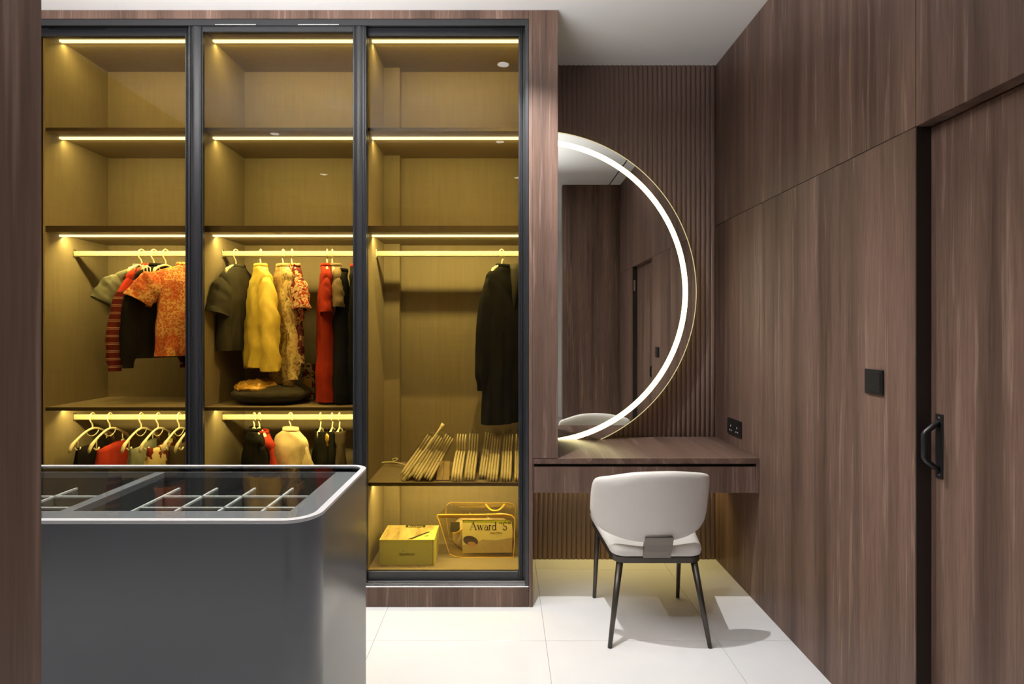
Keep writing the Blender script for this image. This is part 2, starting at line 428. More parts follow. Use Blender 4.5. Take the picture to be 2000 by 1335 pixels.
for i, (xa, xb) in enumerate(BAYS):
    t = thing('wardrobe_bay', bay_label[i], 'wardrobe', ((xa+xb)/2, 3.2, .1), group='lit wardrobe bays behind glass')
    box('side_panel', (xa-.007, xa), (2.983, 3.49), (.10, 2.958), M['taupe'], t)
    box('side_panel', (xb, xb+.007), (2.983, 3.49), (.10, 2.958), M['taupe'], t)
    box('back_panel', (xa, xb), (SB, 3.49), (.10, 2.958), M['taupe'], t)
    box('top_panel', (xa, xb), (2.983, SB), (2.940, 2.958), M['taupe'], t)
    box('bottom_panel', (xa, xb), (2.983, SB), (.10, .148), M['taupe'], t)
    shelves = [(2.422, 2.440), (1.900, 1.932)] + ([(.974, .992)] if i < 2 else [(.584, .602)])
    for z0, z1 in shelves:
        s = box('shelf', (xa, xb), (SF+.0015, SB), (z0, z1), M['taupe'], t)
        box('edge_band', (xa, xb), (SF, SF+.0015), (z0, z1), M['shelf_edge'], s)
    for z, wt in ((2.940, .33), (shelves[0][0], .33), (shelves[1][0], .70), (shelves[2][0], .42 if i < 2 else .70)): led_strip(t, xa+.002, xb-.002, z, i, wt)
    for z in ([ROD1, ROD2] if i < 2 else [ROD1]):
        bm = bmesh.new(); bm_prism(bm, rrect(ROD_Y-.0075, ROD_Y+.0075, z-.0155, z+.0155, (.0074,)*4, 5), xa, xb, 'X')
        rod = finish('clothes_rod', bm, M['rod'], t)
        for xe in (xa, xb-.004): box('rod_bracket', (xe, xe+.004), (ROD_Y-.011, ROD_Y+.011), (z-.021, z+.024), M['silver'], rod, .001)
    if i == 2: box('boxed_column', (xa, -.612), (3.405, SB), (.148, 2.940), M['taupe'], t)

sur = thing('wardrobe_surround', 'walnut frame around the sliding glass wardrobe doors', 'wardrobe', (-1.1, WY, 0))
box('top_rail', (-2.42, .128), (WY, 3.50), (2.956, H-.001), M['wood'], sur, .001)
box('plinth', (-2.42, .128), (WY, 3.50), (0, .098), M['wood'], sur, .001)
box('end_panel', (.129, .148), (WY, 3.50), (0, H-.001), M['wood2'], sur, .001)
box('pier', (.1485, .2745), (WY, WY+.10), (.7485, H-.001), M['wood2'], sur, .001)
box('end_panel', (-2.44, -2.421), (WY, 3.50), (0, H-.001), M['wood'], sur, .001)
tr = box('track_fascia', (-2.41, .128), (WY+.004, WY+.012), (2.924, 2.956), M['black'], sur, .001)
box('upper_track', (-2.41, .128), (WY+.012, 2.982), (2.938, 2.956), M['black2'], sur)
box('frame_stile', (.110, .128), (WY+.004, 2.982), (.098, 2.924), M['black'], sur, .001)
box('frame_stile', (-2.41, -2.392), (WY+.004, 2.982), (.098, 2.924), M['black'], sur, .001)
box('lower_track', (-2.41, .128), (WY+.002, 2.982), (.098, .104), M['silver'], sur, .001)
for yy in (WY+.018, WY+.052): box('track_ridge', (-2.41, .110), (yy, yy+.003), (.104, .111), M['silver'], sur)

for a_, b_, yy, zz in ((95, 205, 2.9405, 2.926), (895, 1012, 2.9405, 2.926), (420, 500, 2.9030, 2.9275), (582, 662, 2.9030, 2.9275)):  # thin bright bars imitating reflections along the door tracks
    box('track_glint', (px(a_, yy), px(b_, yy)), (yy-.001, yy+.001), (zz-.0017, zz+.0017), M['silver'], sur)

def sliding_door(label, xa, xb, y, sl, sr):
    """door panel from xa to xb with front face at y; sl, sr stile widths"""
    z0, z1 = .112, 2.936
    t = thing('sliding_door', label, 'sliding door', ((xa+xb)/2, y, z0), group='black framed sliding glass doors')
    d = .026
    for (a, b) in ((xa, xa+sl), (xb-sr, xb)):
        s = box('stile', (a, b), (y+.004, y+d), (z0, z1), M['black'], t, .0015)
        wv = b-a
        if wv > .03:
            box('stile_bead', (a+.0005, a+.008), (y-.002, y+.004), (z0, z1), M['black'], s, .0012)
            bm = bmesh.new(); bm_prism(bm, [(a+.012+(wv-.030)*k/8, y+.004-.007*math.sin(PI*k/8)) for k in range(9)]+[(b-.018, y+.006), (a+.012, y+.006)], z0, z1, 'Z')
            finish('stile_rib', bm, M['black'], s)
            box('stile_bead', (b-.013, b-.006), (y-.002, y+.004), (z0, z1), M['black'], s, .0012)
        else:
            box('stile_bead', (a+.002, b-.002), (y, y+.004), (z0, z1), M['black'], s, .0012)
    box('top_rail', (xa+sl, xb-sr), (y+.002, y+d), (z1-.040, z1), M['black'], t, .0015)
    r = box('bottom_rail', (xa+sl, xb-sr), (y+.002, y+d), (z0, .158), M['black'], t, .0015)
    box('glass_pane', (xa+sl-.004, xb-sr+.004), (y+.012, y+.017), (.155, z1-.037), M['glass'], t)
    return t
sliding_door('left glass sliding door in front of the orange blouse', px(66, 2.96), px(381, 2.96), 2.950, .016, .045)
sliding_door('middle glass sliding door running on the front track', px(369, 2.915), px(715, 2.915), 2.911, .069, .066)
sliding_door('right glass sliding door beside the walnut pier', px(700, 2.96), px(1028.5, 2.96), 2.950, .048, .042)

# ================================================================== DRESSING DESK
DT = .747
desk = thing('dressing_desk', 'wall-mounted walnut dressing desk with slim drawers below the mirror', 'desk', (.72, 3.2, .571))
DX0, DX1, DYF = .1500, 1.2885, 2.902
box('desk_top', (DX0, DX1), (DYF, 3.494), (DT-.028, DT), M['wood_y'], desk, .001)
box('side_panel', (DX1-.014, DX1), (DYF, 3.494), (.571, DT-.028), M['wood'], desk, .001)
box('side_panel', (DX0, DX0+.003), (DYF, 3.494), (.571, DT-.028), M['wood'], desk)
box('bottom_panel', (DX0+.003, DX1-.014), (DYF+.03, 3.494), (.571, .583), M['wood'], desk)
box('recess_strip', (DX0+.003, DX1-.014), (DYF+.035, DYF+.05), (.583, DT-.028), M['jamb'], desk)
mid = px(1257, DYF)
for a, b in ((DX0+.0045, mid-.001), (mid+.001, DX1-.0165)):
    dr = box('drawer_front', (a, b), (DYF+.004, DYF+.022), (.572, .7035), M['wood2'], desk, .001)
# warm strip under the desk against the wall
us = box('led_strip', (DX0+.02, DX1-.03), (3.40, 3.415), (.563, .571), M['led'], desk, .001)
ld = bpy.data.lights.new('desk_led_lamp', 'AREA'); ld.shape = 'RECTANGLE'; ld.size = 1.05; ld.size_y = .02; ld.energy = 4.2; ld.color = (1.0, .78, .28)
lo = bpy.data.objects.new('desk_led_lamp', ld); COL.objects.link(lo); lo.parent = desk; lo.location = Vector((.72, 3.4075, .555))-org(desk); lo.rotation_euler = (math.radians(33), 0, 0)

# ---- half-moon mirror
MY = 3.41; s_ = MY/F
mcx, mcz = px(1045, MY), pz(570, MY); R0, R1, R2 = 315.5*s_, 298.5*s_, 288.5*s_
XL = DX0+.004; ZB = DT+.001
mir = thing('lit_mirror', 'large half-round wall mirror with glowing ring standing on the desk', 'mirror', (.5, MY, ZB))
def arc_pts(R, n=72):
    a0 = math.asin((ZB-mcz)/R); a1 = math.acos(max(-1, min(1, (XL-mcx)/R)))
    return [(mcx+R*math.cos(a0+(a1-a0)*k/n), mcz+R*math.sin(a0+(a1-a0)*k/n)) for k in range(n+1)]
def annulus(name, Ra, Rb, ya, yb, mat):
    A, B = arc_pts(Ra), arc_pts(Rb); bm = bmesh.new()
    bm_loft(bm, [[(a[0], ya, a[1]), (b[0], ya, b[1]), (b[0], yb, b[1]), (a[0], yb, a[1])] for a, b in zip(A, B)], True, True)
    return finish(name, bm, mat, mir)
prism('mirror_glass', arc_pts(R2)+[(XL, ZB)], MY, MY+.006, M['mirror'], mir)
annulus('mirror_border', R0-.004, R1, MY, MY+.006, M['mirror'])
annulus('ring_light', R1, R2, MY-.0006, MY+.005, M['ring'])
annulus('edge_rim', R0, R0-.004, MY-.001, MY+.008, M['rim_glow'])
bb = [(mcx+(x-mcx)*.93, max(ZB, mcz+(z-mcz)*.93)) for x, z in arc_pts(R0)]+[(XL, ZB)]
prism('backing_box', bb, MY+.009, 3.500, M['black2'], mir)

# ---- sockets and switch on the right wall
def wall_plate(name, label, cat, ya, yb, z0, z1):
    t = thing(name, label, cat, (RX, (ya+yb)/2, z0))
    box('face_plate', (RX-.008, RX-.0005), (ya, yb), (z0, z1), M['black2'], t, .0015)
    return t
YA, YB = F*RX/(1449.5-VX), F*RX/(1423-VX)
so = wall_plate('wall_socket', 'black double power socket on the wall above the desk', 'socket', YA, YB, .808, .896)
for cy in (YA+(YB-YA)*.27, YA+(YB-YA)*.73):
    for dy, dz, h in ((0, .012, .005), (-.011, -.012, .003), (.011, -.012, .003)):
        box('pin_slot', (RX-.0088, RX-.0079), (cy+dy-.0032, cy+dy+.0032), (.842+dz-h, .842+dz+h), M['pinmark'], so)
YA, YB = F*RX/(1727-VX), F*RX/(1692.5-VX)
sw_ = wall_plate('light_switch', 'square black light switch beside the recessed door', 'light switch', YA, YB, 1.168, 1.254)
box('rocker', (RX-.0105, RX-.0078), (YA+.008, YB-.008), (1.176, 1.246), M['black2'], sw_, .001)

# ================================================================== COUNTER
CT, CXR, CYF, CYB, CXL = .900, -.487, 1.483, 2.100, -2.20
ctr = thing('display_counter', 'dark grey rounded island counter with glass top', 'counter', (-1.3, 1.8, 0))
RR = .085; rad = (.02, RR, .06, .02)
def ring_solid(name, o0, o1, z0, z1, mat):
    bm = bmesh.new()
    bm_loft(bm, [[(a[0], a[1], z0), (a[0], a[1], z1), (b[0], b[1], z1), (b[0], b[1], z0)] for a, b in zip(o0+o0[:1], o1+o1[:1])])
    bmesh.ops.remove_doubles(bm, verts=bm.verts, dist=1e-5)
    return finish(name, bm, mat, ctr)
def off(d): return rrect(CXL+d, CXR-d, CYF+d, CYB-d, tuple(max(.004, r-d) for r in rad), 10)
bm = bmesh.new(); bm_loft(bm, [[(a, b, z) for a, b in off(0)] for z in (0, .8915)], True, False)
body = finish('body', bm, M['grey'], ctr)
for p in body.data.polygons: p.use_smooth = abs(p.normal.z) < .5
rim = ring_solid('rim', off(0), off(.019), .892, CT, M['grey_rim'])
prism('glass_top', off(.0195), CT-.0075, CT-.001, M['top_glass'], ctr, 'Z')
# frame under the glass with two openings
OX0, OX1, OY0, OY1 = -1.215, -.600, 1.627, 2.072
ZF = .880
def fr(x, y): box('top_frame', x, y, (ZF-.02, ZF), M['grey_in'], ctr)
fo = [(max(a, OX1), b) for a, b in off(.021) if a > OX1-.0]
prism('top_frame', [(OX1, CYF+.021)]+fo+[(OX1, CYB-.021)], ZF-.02, ZF, M['grey_in'], ctr, 'Z')
fr((CXL+.021, OX1), (CYF+.021, OY0)); fr((CXL+.021, OX1), (OY1, CYB-.021)); fr((-1.250, OX0), (OY0, OY1)); fr((CXL+.021, -2.06), (OY0, OY1))
for a, b in ((OX0, OX1), (-2.06, -1.250)):
    bm = bmesh.new(); zf = .775; tk = .006
    bm_box(bm, (a, b), (OY0, OY1), (zf-tk, zf)); 
    for q in ((a-tk, a), (b, b+tk)): bm_box(bm, q, (OY0, OY1), (zf, ZF-.021))
    for q in ((OY0-tk, OY0), (OY1, OY1+tk)): bm_box(bm, (a, b), q, (zf, ZF-.021))
    finish('drawer_box', bm, M['tray'], ctr)
ZD = .840
def dv(x, y): box('divider', x, y, (.776, ZD-.006), M['divider_shade'], ctr); box('divider_top', x, y, (ZD-.006, ZD), M['divider'], ctr)  # sides get a darker grey that paints in their shade, tops stay pale
for xx in (-1.131, -.999, -.867, -.735): dv((xx-.004, xx+.004), (1.751, 2.015))
for yy in (1.792, 1.915): dv((-1.127, -.640), (yy-.004, yy+.004))
for xx in (-1.49, -1.63, -1.77): dv((xx-.004, xx+.004), (1.751, 2.015))
for yy in (1.792, 1.915): dv((-1.95, -1.347), (yy-.004, yy+.004))

# ================================================================== CHAIR
CX, CY = .692, 2.78
ch = thing('dressing_chair', 'white leather dressing chair with dark bronze legs at the desk', 'chair', (CX, CY, 0))
def leg(top, foot, r0=.0165, r1=.0095):
    tube('leg', [Vector(foot), Vector(foot).lerp(Vector(top), .5), Vector(top)], [r1, (r0+r1)/2, r0], M['bronze'], ch, 10)
leg((.532, 2.628, .350), (.466, 2.527, 0)); leg((.866, 2.628, .350), (.906, 2.527, 0))
leg((.484, 2.955, .392), (.474, 3.005, 0), .014); leg((.905, 2.955, .392), (.908, 3.005, 0), .014)
def seat_outline(d=0.0, n=10):
    # trapezoid with rounded corners, near edge narrow
    P = [(.498+d, 2.600+d), (.894-d, 2.600+d), (.942-d, 3.000-d), (.448+d, 3.000-d)]; r = .055; out = []
    for i in range(4):
        p0, p1, p2 = Vector(P[i-1]), Vector(P[i]), Vector(P[(i+1) % 4])
        a = p1+(p0-p1).normalized()*r; b = p1+(p2-p1).normalized()*r
        for k in range(n+1):
            t_ = k/n; out.append(((1-t_)**2)*a+2*t_*(1-t_)*p1+t_*t_*b)
    return out
def tilt(y): return .338+(y-2.6)*.145       # underside height of the frame
def seat_rings(spec, z_of):
    rings = []
    for d, dz in spec:
        rings.append([(p.x, p.y, z_of(p.y)+dz) for p in seat_outline(d)])
    return rings
bm = bmesh.new(); bm_loft(bm, seat_rings([(.006, 0), (0, .004), (0, .026), (.004, .030)], tilt), True, True); o = finish('seat_frame', bm, M['bronze'], ch)
bm = bmesh.new()
spec = [(.006, .0305), (-.004, .038), (-.008, .052), (-.004, .066), (.012, .076), (.04, .080), (.10, .074), (.16, .070)]
bm_loft(bm, seat_rings(spec, tilt), True, True)
o = finish('seat', bm, M['leather'], ch, True)
# backrest: shield outline, inflated and bent
BH, BWc = .338, .268
def back_out(n=96):
    out = []
    key = [(-.269, .135), (-.268, .20), (-.262, .262), (-.245, .292), (-.20, .306), (-.10, .330), (0, .338), (.10, .336), (.20, .322), (.245, .310), (.264, .292), (.268, .25), (.266, .18), (.262, .12),
           (.248, .075), (.215, .040), (.16, .018), (.08, .004), (0, 0), (-.08, .004), (-.16, .020), (-.218, .046), (-.252, .083)]
    P = [Vector((a, b, 0)) for a, b in key]; P = P+[P[0]]
    return [(p.x, p.y) for p in crom(P, 5)][:-1]
OUT = back_out(); cxo, czo = 0, .175
bm = bmesh.new()
def bp(x, z, t):      # bend and tilt: local x,z on the sheet, t thickness offset (negative towards the camera)
    y = 1.05*x*x + t - (z)*.20
    return (.664+x, 2.585+y, .442+z*.985)
S = [1.0, .985, .95, .86, .7, .45, .2]
def th(s): return .026*math.sqrt(max(0, 1-s**10))+.0
front, back = [], []
for s in S[1:]:
    back.append([bp(cxo+(a-cxo)*s, czo+(b-czo)*s, -th(s)) for a, b in OUT]); front.append([bp(cxo+(a-cxo)*s, czo+(b-czo)*s, th(s)) for a, b in OUT])
edge = [bp(a, b, 0) for a, b in OUT]
bm_loft(bm, back[::-1]+[edge]+front, True, True)
finish('backrest', bm, M['leather'], ch, True)
bm = bmesh.new()
brk = [(2.602, .3685), (2.588, .40), (2.566, .44), (2.552, .475)]
rings = []
for y, z in brk:
    rings.append([(.628, y-.030+.02, z), (.752, y-.030+.02, z), (.752, y-.002+.02, z), (.628, y-.002+.02, z)])
bm_loft(bm, rings, True, True); finish('back_bracket', bm, M['plate'], ch)

# ================================================================== HANGERS AND CLOTHES
def hanger_bm(bm, flip=1, loop=True, sc=1.0, clips=False, span=.180, wide=0.0):
    hk = [(0, .013, -.015), (0, .0205, -.004), (0, .0195, .009), (0, .011, .0195), (0, 0, .0235), (0, -.011, .0200), (0, -.0200, .0095), (0, -.0215, -.004), (0, -.0175, -.020), (0, -.007, -.033), (0, -.001, -.044), (0, 0, -.066)]
    hk = [(x*sc, y*flip*sc, z*sc) for x, y, z in hk]
    bm_tube(bm, crom(hk, 3), .0037*sc, 7)
    rings = []
    for k in range(25):
        t = -1+2*k/24; a = abs(t)
        y = span*t; z = -.062-.078*min(1, span/.16)*a**1.7-(.010 if a > .97 else 0)
        wx = .0045+.0055*a**3 if not wide else .0048+wide*a**.8; hz = .0050+.0095*a**4
        if a > .98: wx *= .8; hz *= .75
        rings.append([((wx*math.cos(2*PI*q/8+PI/8))*sc, (y+.35*hz*math.sin(2*PI*q/8+PI/8)*(-1 if t > 0 else 1)*0)*sc, (z+hz*1.25*math.sin(2*PI*q/8+PI/8))*sc) for q in range(8)])
    bm_loft(bm, rings, True, True)
    if loop: bm_tube(bm, [(0, y*sc, z*sc) for y, z in ((-.052, -.070), (-.044, -.088), (-.022, -.100), (0, -.104), (.022, -.100), (.044, -.088), (.052, -.070))], .0026*sc, 6)
    if clips:
        for s in (-1, 1):
            bm_tube(bm, [(0, s*.118*sc, -.095*sc), (0, s*.118*sc, -.152*sc)], .0034*sc, 6)
            bm_tube(bm, [(-.004, s*.134*sc, -.144*sc), (0, s*.130*sc, -.153*sc), (0, s*.118*sc, -.158*sc), (.004, s*.106*sc, -.153*sc), (.004, s*.103*sc, -.144*sc)], .0042*sc, 6)
    return bm
HM = {}
def hanger_mesh(flip, loop, clips, span=.112):
    if clips: span = .180
    k = (flip, loop, clips, span)
    if k not in HM:
        bm = hanger_bm(bmesh.new(), flip, loop, 1.0, clips, span); bmesh.ops.recalc_face_normals(bm, faces=bm.faces)
        me = bpy.data.meshes.new('hanger'); bm.to_mesh(me); bm.free()
        for p in me.polygons: p.use_smooth = True
        me.materials.append(M['hanger']); HM[k] = me
    return HM[k]
def hanger(xp, rod, yaw, label, flip=1, loop=True, clips=False, group='cream hangers on the clothes rods', span=.082):
    o = bpy.data.objects.new('clothes_hanger', hanger_mesh(flip, loop, clips, span)); COL.objects.link(o)
    o.location = (px(xp, ROD_Y), ROD_Y, rod+.0005); o.rotation_euler = (0, 0, math.radians(yaw))
    return tag(o, label, 'hanger', group)
def sup(a, e): 
    c, s = math.cos(a), math.sin(a)
    return math.copysign(abs(c)**e, c), math.copysign(abs(s)**e, s)
def torso_bm(ws, wc, wh, ln, th0, fold=.006, k=9.0, seed=0, neck=.055, topz=-.050, n=56, drop=.055, ruff=0, slim=0):
    rnd = random.Random(seed); ph = [rnd.uniform(0, 6.28) for _ in range(6)]
    rows = [(topz, neck, .030), (topz-.006, neck+.008, .033), (topz-.020, neck+(ws-neck)*.45, .030), (topz-.036, neck+(ws-neck)*.80, .031), (topz-drop, ws, .034)]
    m = 22
    for q in range(1, m+1):
        u = q/m; z = topz-drop-(ln-drop)*u
        w_ = ws+(wc-ws)*min(1, u/.3) if u < .3 else wc+(wh-wc)*(u-.3)/.7
        rows.append((z, w_, th0*(.7+.3*min(1, u*3))))
    rings = []
    for r, (z, hw, ht) in enumerate(rows):
        u = max(0, (r-4)/m); ring = []
        for q in range(n):
            c, s = sup(2*PI*q/n, .75)
            y = hw*c
            f = fold*(.25+u)*(math.sin(k*y/.1+ph[0]+1.5*u)+.6*math.sin(2.3*k*y/.1+ph[1]-2*u)+.5*math.sin(14*u+5*c+ph[2]))
            x = ht*s+f*(1 if r > 3 else .3)
            zz = z+(ruff*math.sin(9*c+ph[3])*.5 if r == len(rows)-1 else 0)
            y += .35*fold*math.sin(16*u+ph[4]+s*2)
            w1 = mnoise.noise(Vector((y*24+seed, z*9, s*.6+seed*3.1)))+.55*mnoise.noise(Vector((y*55, z*22+seed, s)))
            x += w1*fold*1.5*(1 if r > 3 else .3)
            ring.append((x, y, zz))
        rings.append(ring)
    bm = bmesh.new(); bm_loft(bm, rings)
    # closed underside a little above the hem
    last = rings[-2]; bm.faces.new([bm.verts.new((p[0]*.9, p[1]*.97, p[2])) for p in last])
    return bm
def sleeve_bm(side, ws, ln, ang, r0, r1, bend=0.0, topz=-.050, fold=.004, seed=0, flatx=.5, droop=.060, fwd=0.0, cuff=False):
    rnd = random.Random(seed+side); ph = [rnd.uniform(0, 6.28) for _ in range(4)]
    n = 28; m = 16; rings = []
    p = Vector((0, side*(ws-.030), topz-droop-.018)); a = ang
    for q in range(m+1):
        u = q/m
        d = Vector((fwd*u, side*math.cos(a), -math.sin(a))).normalized()
        nrm = Vector((0, side*math.sin(a), math.cos(a)))
        r = (r0+(r1-r0)*u)*(.62+.38*min(1, u/.22))
        if cuff and u > .88: r *= .72
        ring = []
        for k_ in range(n):
            c, s = sup(2*PI*k_/n, .85)
            f = fold*(.7*math.sin(17*u+3*c+ph[0])+.5*math.sin(29*u-4*s+ph[1]))+fold*1.4*mnoise.noise(Vector((c*3+seed, s*3, u*7+ph[2])))
            ring.append(p+nrm*(r*c+f)+Vector((1, 0, 0))*(r*flatx*(.72+.28*min(1, u/.3))*s+f*.8))
        rings.append(ring)
        p = p+d*(ln/m); a = min(PI/2-.02, a+bend/m)
    bm = bmesh.new(); bm_loft(bm, rings, True, False)
    bm.faces.new([bm.verts.new(p_*.0+Vector(q_)) for p_, q_ in zip(rings[-2], [Vector(x)*1.0 for x in rings[-2]])])
    return bm
def collar_bm(neck, topz, h=.012, r=.0045, v=.0):
    pts = [(.031*math.sin(2*PI*k/20), (neck+.003)*math.cos(2*PI*k/20), topz+.004-(v if math.sin(2*PI*k/20) > .3 else 0)) for k in range(20)]
    rings = []
    for (x, y, z) in pts:
        rings.append([(x*1.02, y*1.02, z-.006), (x*1.12, y*1.10, z-.004), (x*1.06, y*1.04, z+h), (x*.94, y*.95, z+h), (x*.92, y*.93, z-.006)])
    bm = bmesh.new(); bm_loft(bm, rings+[rings[0]]); bmesh.ops.remove_doubles(bm, verts=bm.verts, dist=1e-6)
    return bm
def garment(name, label, cat, xp, rod, yaw, mat, ws=.135, wc=.14, wh=.15, ln=.42, th=.045, sl=None, smat=None, cmat=None, collar=True, seed=0, fold=.005, neck=.052, group=None, topz=-.072, k=9.0, ruff=0, dy=0.0):
    t = thing(name, label, cat, (px(xp, ROD_Y+dy), ROD_Y+dy, rod), (0, 0, math.radians(yaw)), group)
    finish('body', torso_bm(ws, wc, wh, ln, th, fold, k, seed, neck, topz, ruff=ruff), mat, t, True, False)
    if collar: finish('collar', collar_bm(neck, topz), cmat or mat, t, True, False)
    if sl:
        for s in (-1, 1): finish('sleeve', sleeve_bm(s, ws, topz=topz, seed=seed, **sl), smat or mat, t, True, False)
    return t
# cloth colours
M['denim'] = fabric('grey_denim', (.20, .215, .19), var=.25)
M['stripe'] = striped('maroon_stripe', (.115, .014, .016), (.42, .25, .22), .040, (.52, .045, .025), -.205)
M['blackc'] = fabric('black_cloth', (.0065, .006, .0058), var=.3)
M['charcoal'] = fabric('charcoal_cloth', (.055, .050, .043))
M['orange'] = flower('orange_blossom_print', (.66, .38, .17), [(.30, .03, .012), (.46, .055, .018), (.42, .04, .015)], 85, thr=.44)
M['yellow'] = fabric('yellow_satin', (.72, .56, .12), rough=.45, spec=.4)
M['lace'] = flower('cream_lace', (.62, .50, .28), [(.20, .10, .05), (.33, .2, .10), (.42, .28, .14)], 60, thr=.36)
M['floral'] = patches('red_cream_floral', [(.10, .02, .025), (.30, .03, .03), (.62, .50, .34), (.50, .08, .05), (.66, .56, .40)], 26)
M['floral_dark'] = patches('dark_floral', [(.05, .015, .03), (.10, .02, .03), (.36, .27, .17), (.07, .02, .03)], 18)
M['red'] = fabric('red_cloth', (.36, .032, .02))
M['khaki'] = fabric('khaki_cloth', (.24, .185, .125))
M['cream'] = fabric('cream_jersey', (.70, .58, .40))
M['brown'] = fabric('brown_cloth', (.075, .055, .04))
M['white_cloth'] = fabric('white_cloth', (.75, .72, .66))
SH = dict(ln=.15, ang=.85, r0=.058, r1=.060, bend=.25, flatx=.55)           # short sleeve
LG = dict(ln=.52, ang=1.05, r0=.052, r1=.038, bend=.55, flatx=.6, cuff=True)  # long sleeve
G1 = 'clothes on the upper left rod'
garment('shirt', 'grey-green denim short-sleeved shirt, leftmost on the upper left rod', 'shirt', 281, ROD1, -30, M['denim'], ws=.155, ln=.36, th=.030, sl=dict(ln=.15, ang=.80, r0=.062, r1=.060, bend=.3, flatx=.5), seed=1, group=G1, dy=.034)
garment('sweater', 'maroon sweater with red shoulders and thin pale sleeve stripes', 'sweater', 297, ROD1, -28, M['stripe'], ws=.135, ln=.50, th=.028, sl=dict(LG, ln=.50, ang=1.15, r1=.044), seed=2, group=G1, dy=.014)
garment('jacket', 'black jacket with white shoulder stripes beside the orange blouse', 'jacket', 312, ROD1, -26, M['blackc'], ws=.135, wh=.16, ln=.50, th=.028, sl=dict(LG, ln=.48, ang=1.2), seed=3, group=G1)
blo = garment('blouse', 'orange blossom-print short-sleeved blouse on the upper left rod', 'blouse', 366, ROD1, -42, M['orange'], ws=.170, wc=.15, wh=.165, ln=.50, th=.055, sl=dict(ln=.165, ang=.72, r0=.072, r1=.070, bend=.35, flatx=.6), seed=4, group=G1, topz=-.062, dy=.033)
for xp, yw, lb in ((277, -20, 'hanger of the grey-green denim shirt'), (301, -15, 'hanger of the striped maroon sweater'), (324, -15, 'hanger of the black jacket')):
    hanger(xp, ROD1, yw, 'cream '+lb, 1, True)
jk = bpy.data.objects['jacket']
for k_ in range(3):
    y_ = -.075-.018*k_
    tube('shoulder_stripe', [(x, y_, z) for x, z in ((-.034, -.135), (-.030, -.085), (0, -.072), (.034, -.085), (.040, -.125))], .0028, M['white_cloth'], jk, 6, world=False)
# upper middle rod
G2 = 'clothes on the upper middle rod'
garment('shirt', 'charcoal short-sleeved shirt, leftmost on the upper middle rod', 'shirt', 463, ROD1, -14, M['charcoal'], ws=.125, wc=.13, wh=.14, ln=.46, th=.05, sl=dict(ln=.20, ang=1.15, r0=.060, r1=.072, bend=.2, flatx=.75), seed=5, group=G2, dy=.028)
garment('blouse', 'long yellow satin blouse with loose sleeves', 'blouse', 509, ROD1, 38, M['yellow'], ws=.12, wc=.125, wh=.15, ln=.55, th=.062, fold=.009, sl=dict(ln=.50, ang=1.2, r0=.055, r1=.050, bend=.4, flatx=.9, fold=.007), seed=6, group=G2)
garment('dress', 'cream lace dress with brown pattern beside the yellow blouse', 'dress', 553, ROD1, 42, M['lace'], ws=.105, wc=.10, wh=.105, ln=.66, th=.034, fold=.010, sl=dict(ln=.54, ang=1.32, r0=.035, r1=.028, bend=.3, flatx=.9, fold=.009), seed=7, group=G2, k=14)
fl = garment('blouse', 'red and cream floral top above a dark floral hem', 'blouse', 574, ROD1, 35, M['floral'], ws=.115, wc=.12, wh=.12, ln=.30, th=.034, sl=dict(ln=.17, ang=1.1, r0=.055, r1=.055, bend=.3, flatx=.8), seed=8, group=G2)
bm = torso_bm(.112, .115, .13, .30, .032, .006, 9, 9, .105, -.30); finish('hem', bm, M['floral_dark'], fl, True, False)
garment('dress', 'long red dress with dark side on the upper middle rod', 'dress', 638, ROD1, 16, M['red'], ws=.115, wc=.12, wh=.13, ln=.735, th=.05, sl=dict(ln=.19, ang=1.2, r0=.05, r1=.055, bend=.2, flatx=.6), seed=10, group=G2)
garment('shirt', 'khaki shirt hanging beside the red dress', 'shirt', 655, ROD1, 22, M['khaki'], ws=.11, wc=.11, wh=.12, ln=.33, th=.036, sl=dict(ln=.16, ang=1.2, r0=.045, r1=.045, bend=.2, flatx=.7), seed=11, group=G2)
garment('dress', 'long black dress behind the khaki shirt', 'dress', 668, ROD1, 12, M['blackc'], ws=.10, wc=.12, wh=.14, ln=.705, th=.05, seed=12, group=G2, topz=-.10)
bk = garment('coat', 'black garment with red collar at the middle door stile', 'coat', 696, ROD1, 8, M['blackc'], ws=.12, wc=.13, wh=.14, ln=.74, th=.04, cmat=M['red'], sl=dict(LG, flatx=.5, ang=1.35, bend=.2), seed=13, group=G2, dy=.03)
for xp, yw, fl_, lb in ((461, -14, 1, 'charcoal shirt'), (509, 38, -1, 'yellow blouse'), (553, 42, -1, 'cream lace dress'), (570, 35, -1, 'floral top'), (639, 16, -1, 'red dress'), (649, 22, -1, 'khaki shirt')):
    hanger(xp, ROD1, yw, 'cream hanger of the '+lb, fl_, True)
# lower left rod: clip hangers with clipped clothes
G3 = 'clothes clipped on the lower left rod'
def clipped(name, label, cat, xp, yaw, mat, seed, y0=-.125, hw=.125, extra=None, dx=.004):
    t = thing(name, label, cat, (px(xp, ROD_Y), ROD_Y, ROD2), (0, 0, math.radians(yaw)), G3)
    rnd = random.Random(seed); ph = rnd.uniform(0, 6)
    rings = []
    n = 44; m = 14
    for r in range(m+1):
        u = r/m; ring = []
        for q in range(n):
            c, s = sup(2*PI*q/n, .7); y = hw*(1+.25*u)*c
            f = .006*(.4+u)*(math.sin(70*y+ph+u*2)+.5*math.sin(131*y-ph))
            z = -.146-.42*u+(.010*math.sin(20*y+ph) if r == 0 else 0)-(.012*(1-abs(c)) if r == 0 else 0)
            ring.append(((.012+.030*min(1, u*3))*s+f+dx, y, z))
        rings.append(ring)
    bm = bmesh.new(); bm_loft(bm, rings, True, False); finish('cloth', bm, mat, t, True, False)
    return t
